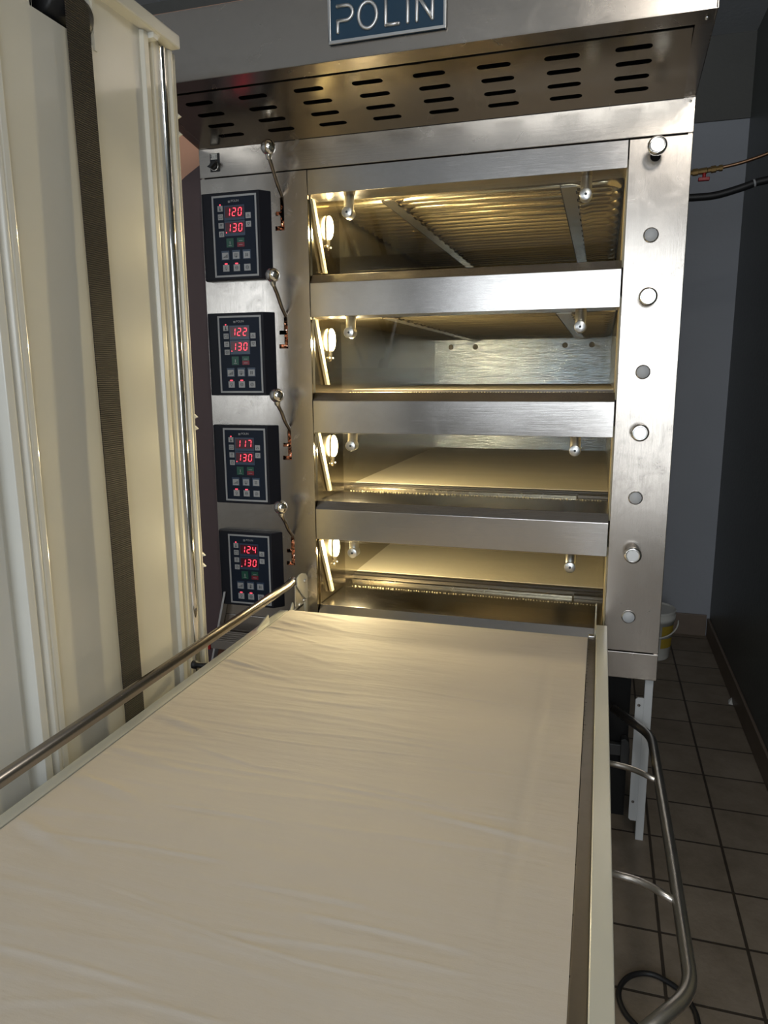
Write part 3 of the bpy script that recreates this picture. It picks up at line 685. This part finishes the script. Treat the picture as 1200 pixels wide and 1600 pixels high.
# side handle
zh = .4; b = MB()
b.tube(rounded([(-.112, .066, zh), (-.011, -.083, zh), (-.003, -.62, zh), (-.002, -.975, zh), (-.15, -1.16, zh)], .045, 8), .0128, 20)
hb = b.build('side_handle', M_PIPE, BL)
for P in ([(-.16, -.262, zh), (-.07, -.276, zh), (-.008, -.324, zh)], [(-.16, -.706, zh), (-.065, -.718, zh), (-.008, -.760, zh)]):
    b = MB(); b.tube(rounded(P, .05, 6), .0078, 16); b.lathe([(-.004, .009), (.004, .0085), (.008, .006)], P[-1], (1, -.5, 0), 14); b.build('handle_strut', M_PIPE, hb)
b = MB(); b.box(-.164, -.150, -1.25, -.2, .37, .60); b.build('skirt_panel', M_RAIL, BL, .001)
for (ya, yb_) in ((-.70, -.60), (-.98, -.88)):
    b = MB(); b.box(-1.199, -1.122, ya, yb_, .56, .60); b.build('carriage_arm', M_RUB, BL)
b = MB(); b.lathe([(0, .007), (.045, .007), (.046, .011), (.056, .011)], (-1.122, -.55, .672), (-1, 0, 0), 16); b.build('guide_bolt', M_RUB, BL)

# ------------------------------------------------------------------ lift column with webbing strap
LC = thing('lift_column', (-1.26, -.8, 0), 'glossy cream painted lift column with raised ribs beside the belt table', 'lift column')
FX = -1.2
me = plate_mesh([(-.995, .02), (-.578, .02), (-.578, 2.157), (-.995, 2.157)], [[(-.905, 2.060), (-.738, 2.060), (-.738, 2.150), (-.905, 2.150)]], .003)
YZ = Matrix(((0, 0, 1, FX-.0015), (1, 0, 0, 0), (0, 1, 0, 0), (0, 0, 0, 1)))
b = MB(); b.mesh(me, YZ)
b.box(FX-.012, FX, -.741, -.737, 2.060, 2.15); b.box(FX-.012, FX, -.909, -.904, 2.060, 2.15); b.box(FX-.004, FX+.003, -.738, -.730, 2.052, 2.15)
b.build('front_sheet', M_CREAM, LC)
b = MB(); b.box(-1.36, FX-.10, -1.40, -.44, 0, 2.157, 0); b.box(FX-.10, FX-.08, -1.0, -.6, .02, 2.157, 1)
b.box(FX-.10, FX-.004, -1.0, -.995, .02, 2.157, 1); b.box(FX-.10, FX-.004, -.583, -.578, .02, 2.157, 1); b.box(FX-.10, FX-.004, -1.0, -.578, 2.151, 2.156, 1); b.build('housing', [M_CREAM, M_BLK], LC)
def rail(ms, name):
    f = lambda y: y if ms > 0 else -1.578-y
    b = MB()
    pr = [(FX-.10, f(-.578)), (FX+.002, f(-.578)), (FX+.009, f(-.574)), (FX+.009, f(-.557)), (FX+.004, f(-.553)), (FX-.022, f(-.551)), (FX-.022, f(-.536)), (FX+.002, f(-.534)), (FX+.004, f(-.531)), (FX+.004, f(-.509)), (FX-.006, f(-.507)), (FX-.006, f(-.490)),
          (FX+.003, f(-.488)), (FX+.003, f(-.478)), (FX+.001, f(-.475)), (FX+.001, f(-.472)), (FX+.008, f(-.468)), (FX+.008, f(-.460)), (FX+.002, f(-.456)), (FX, f(-.450)), (FX+.003, f(-.444)), (FX, f(-.437)), (FX-.10, f(-.435))]
    b.prism(pr, 'z', .0, 2.1565); return b.build(name, M_CREAMW if ms < 0 else M_CREAM, LC, .0012)
rail(1, 'ribbed_rail')
# left rail, wider ribs
b = MB()
b.prism([(FX-.10, -.995), (FX, -.995), (FX+.008, -.999), (FX+.008, -1.012), (FX+.003, -1.016), (FX+.012, -1.022), (FX+.012, -1.030), (FX+.002, -1.036), (FX+.006, -1.042), (FX+.014, -1.050), (FX+.014, -1.068), (FX-.018, -1.072), (FX-.018, -1.090), (FX-.002, -1.093), (FX-.002, -1.40), (FX-.10, -1.40)], 'z', 0, 2.1565)
b.build('ribbed_rail', M_CREAMW, LC, .0015)
b = MB(); b.lathe([(0, .0105), (2.13, .0105)], (FX+.0005, -.4985, .02), (0, 0, 1), 20); b.build('guide_strip', M_CHR, LC)
b = MB(); b.box(-1.37, FX+.03, -1.41, -.432-.026, 2.157, 2.187); b.build('top_cap', M_CREAM, LC, .004)
b = MB(); b.box(FX-.02, FX+.022, -.556, -.538, 2.146, 2.157); b.build('cap_tab', M_CREAMW, LC)
b = MB()
pth = [(FX+.024, .50), (FX+.022, 1.2), (FX+.016, 2.05)]+[(FX-.024+.040*math.cos(a), 2.105+.040*math.sin(a)) for a in [i*math.pi/10 for i in range(0, 8)]]
pr = [(x, z) for x, z in pth]; V = []; ya, yb_ = -.833, -.766; t = .0022
for x, z in pr:
    V += [(x, ya, z), (x, yb_, z), (x-t, yb_, z), (x-t, ya, z)]
Fc = []
for i in range(len(pr)-1):
    for q in range(4): Fc.append((i*4+q, i*4+(q+1) % 4, i*4+4+(q+1) % 4, i*4+4+q))
Fc += [(0, 1, 2, 3), tuple(4*(len(pr)-1)+q for q in range(4))]
b.add(V, Fc); b.build('webbing_strap', M_WEB, LC, label='dark brown webbing strap')
b = MB(); b.lathe([(0, 0), (0, .030), (.004, .037), (.05, .0375), (.110, .0375), (.118, .034), (.122, .022), (.122, 0)], (FX-.024, -.862, 2.105), (0, 1, 0), 28); b.build('roller', M_RUB, LC)
for z in (2.02, 1.98, 1.30, 1.27, .93, .90):                 # little clips at the far edge
    b = MB(); b.prism([(FX-.004, z), (FX+.006, z+.004), (FX-.003, z+.012)], 'y', -.437, -.430); b.build('edge_clip', M_CREAMW, LC)

# ------------------------------------------------------------------ beside the oven, left
b = MB()
b.prism([(-1.405, 2.058), (-1.405, .672), (-1.463, .42), (-1.50, .0), (-1.95, 0), (-1.95, 1.68), (-1.47, 2.022)], 'y', .03, .048); b.box(-1.45, -1.41, .048, .055, .8, 1.2)
bd = tag(b.build('side_board', M_PLUM), 'tall plum brown board standing at the left side of the oven', 'board')
SL = thing('step_ladder', (-1.35, -.06, 0), 'aluminium step ladder with red plastic caps under the control panels', 'ladder')
def rl(x0_, z0_, x1_, z1_, y_):
    b = MB(); b.prism([(x0_, z0_), (x0_+.007, z0_), (x1_+.007, z1_), (x1_, z1_)], 'y', y_, y_+.03); b.build('rail', M_SATIN, SL)
rl(-1.545, 0.004, -1.372, .70, -.035); rl(-1.165, .004, -1.195, .57, -.035)
for z, xa, xb2 in ((.548, -1.405, -1.175), (.28, -1.445, -1.165)):
    b = MB(); b.box(xa, xb2, -.09, -.006, z-.03, z)
    for q in range(5): b.box(xa, xb2, -.085+q*.018, -.079+q*.018, z, z+.003)
    tr = b.build('tread', M_WORN, SL, .001)
    b = MB(); b.box(xa-.012, xa+.006, -.095, -.004, z-.034, z+.005); b.build('end_cap', M_RED, tr, .003, label='red plastic end cap')
b = MB(); b.prism([(-1.36, .51), (-1.34, .51), (-1.41, .004), (-1.43, .004)], 'y', -.030, -.010); b.build('rear_leg', M_RUB, SL)

# ------------------------------------------------------------------ aisle on the right
VY = .9
PV = thing('gas_valve', (.14, VY, 2.125), 'brass ball valve with red handle on copper pipe above the black hose', 'valve')
b = MB()
b.lathe([(-.09, .008), (0, .008), (.0, .0125), (.018, .0125), (.019, .0095), (.028, .011), (.048, .011), (.05, .009), (.062, .009), (.062, .0125), (.078, .0125), (.079, .0085), (.088, .0085), (.088, .011), (.10, .011)], (.088, VY, 2.121), (1, 0, .09), 8, smooth=False); b.build('valve_body', M_BRASS, PV)
b = MB(); b.cyl((.128, VY, 2.118), (.128, VY, 2.098), .006, 12); b.box(.109, .147, VY-.008, VY+.008, 2.090, 2.102); b.build('valve_handle', M_RED, PV, .002)
b = MB(); b.tube(smooth_path([(.185, VY, 2.131), (.235, VY, 2.139), (.285, VY, 2.151), (.34, VY, 2.168), (.427, VY, 2.20)], 5), .0062, 12); b.build('copper_pipe', M_COPP, PV)
b = MB(); b.tube(smooth_path([(-.003, VY, 2.040), (.09, VY, 2.036), (.17, VY, 2.038), (.25, VY, 2.056), (.30, VY, 2.071), (.36, VY, 2.082), (.427, VY, 2.105)], 6), .0135, 16)
b.lathe([(0, .0145), (.006, .0145)], (.292, VY, 2.069), (.9, 0, .25), 16, 1)
tag(b.build('rubber_hose', [M_RUB, M_GRY]), 'thick black rubber hose running from the oven to the right wall', 'hose')
BK = thing('bucket', (.105, 1.6, 0), 'white plastic bucket on the tiled floor behind the oven', 'bucket')
b = MB(); b.lathe([(0, 0), (0, .088), (.006, .092), (.20, .106), (.20, .111), (.225, .112), (.225, .108), (.24, .109), (.25, .113), (.253, .110), (.25, .106), (.02, .088), (.01, 0)], (.105, 1.6, 0.001), (0, 0, 1), 40); b.build('pail', M_CREAMW, BK)
b = MB(); b.lathe([(.246, .104), (.248, 0)], (.105, 1.6, 0), (0, 0, 1), 40); b.build('lid', M_CREAMW, BK)
b = MB(); b.tube([(.105+.122*math.cos(a), 1.6-.03-.085*math.sin(a), .205-.075*math.sin(a)) for a in [math.pi*i/16 for i in range(17)]], .0035, 10); b.build('handle', M_CREAMW, BK)
b = MB()
for zz in (.10, .165):
    v = []; n_ = 10
    for i in range(n_+1):
        a = -1.15+.75*i/n_
        for q in (0, .05): v.append((.105+(.1005+.07*(zz+q-.1))*math.cos(a), 1.6+(.1005+.07*(zz+q-.1))*math.sin(a), zz+q-.03))
    b.add(v, [(2*i, 2*i+2, 2*i+3, 2*i+1) for i in range(n_)], 0, True)
b.build('label_sticker', M_YEL, BK)
b = MB(); b.tube(smooth_path([(.085, -.95, .007), (.08, -.75, .007), (.076, -.64, .007), (.072, -.59, .007), (.047, -.541, .007), (-.011, -.51, .007), (-.062, -.529, .007), (-.089, -.58, .007), (-.079, -.635, .007), (-.04, -.68, .007), (.03, -.76, .007), (.10, -.90, .018), (.16, -1.1, .007)], 8), .0062, 12)
tag(b.build('power_cable', M_RUB), 'black power cable looped on the brown floor tiles', 'cable')
b = MB(); b.add([(.398, 1.10, .001), (.414, 1.095, .001), (.415, 1.14, .016), (.402, 1.135, .004), (.409, 1.118, .012)], [(0, 1, 4), (1, 2, 4), (2, 3, 4), (3, 0, 4)]); tag(b.build('paper_scrap', M_PAPER), 'crumpled white paper scrap on the floor by the right skirting', 'litter')
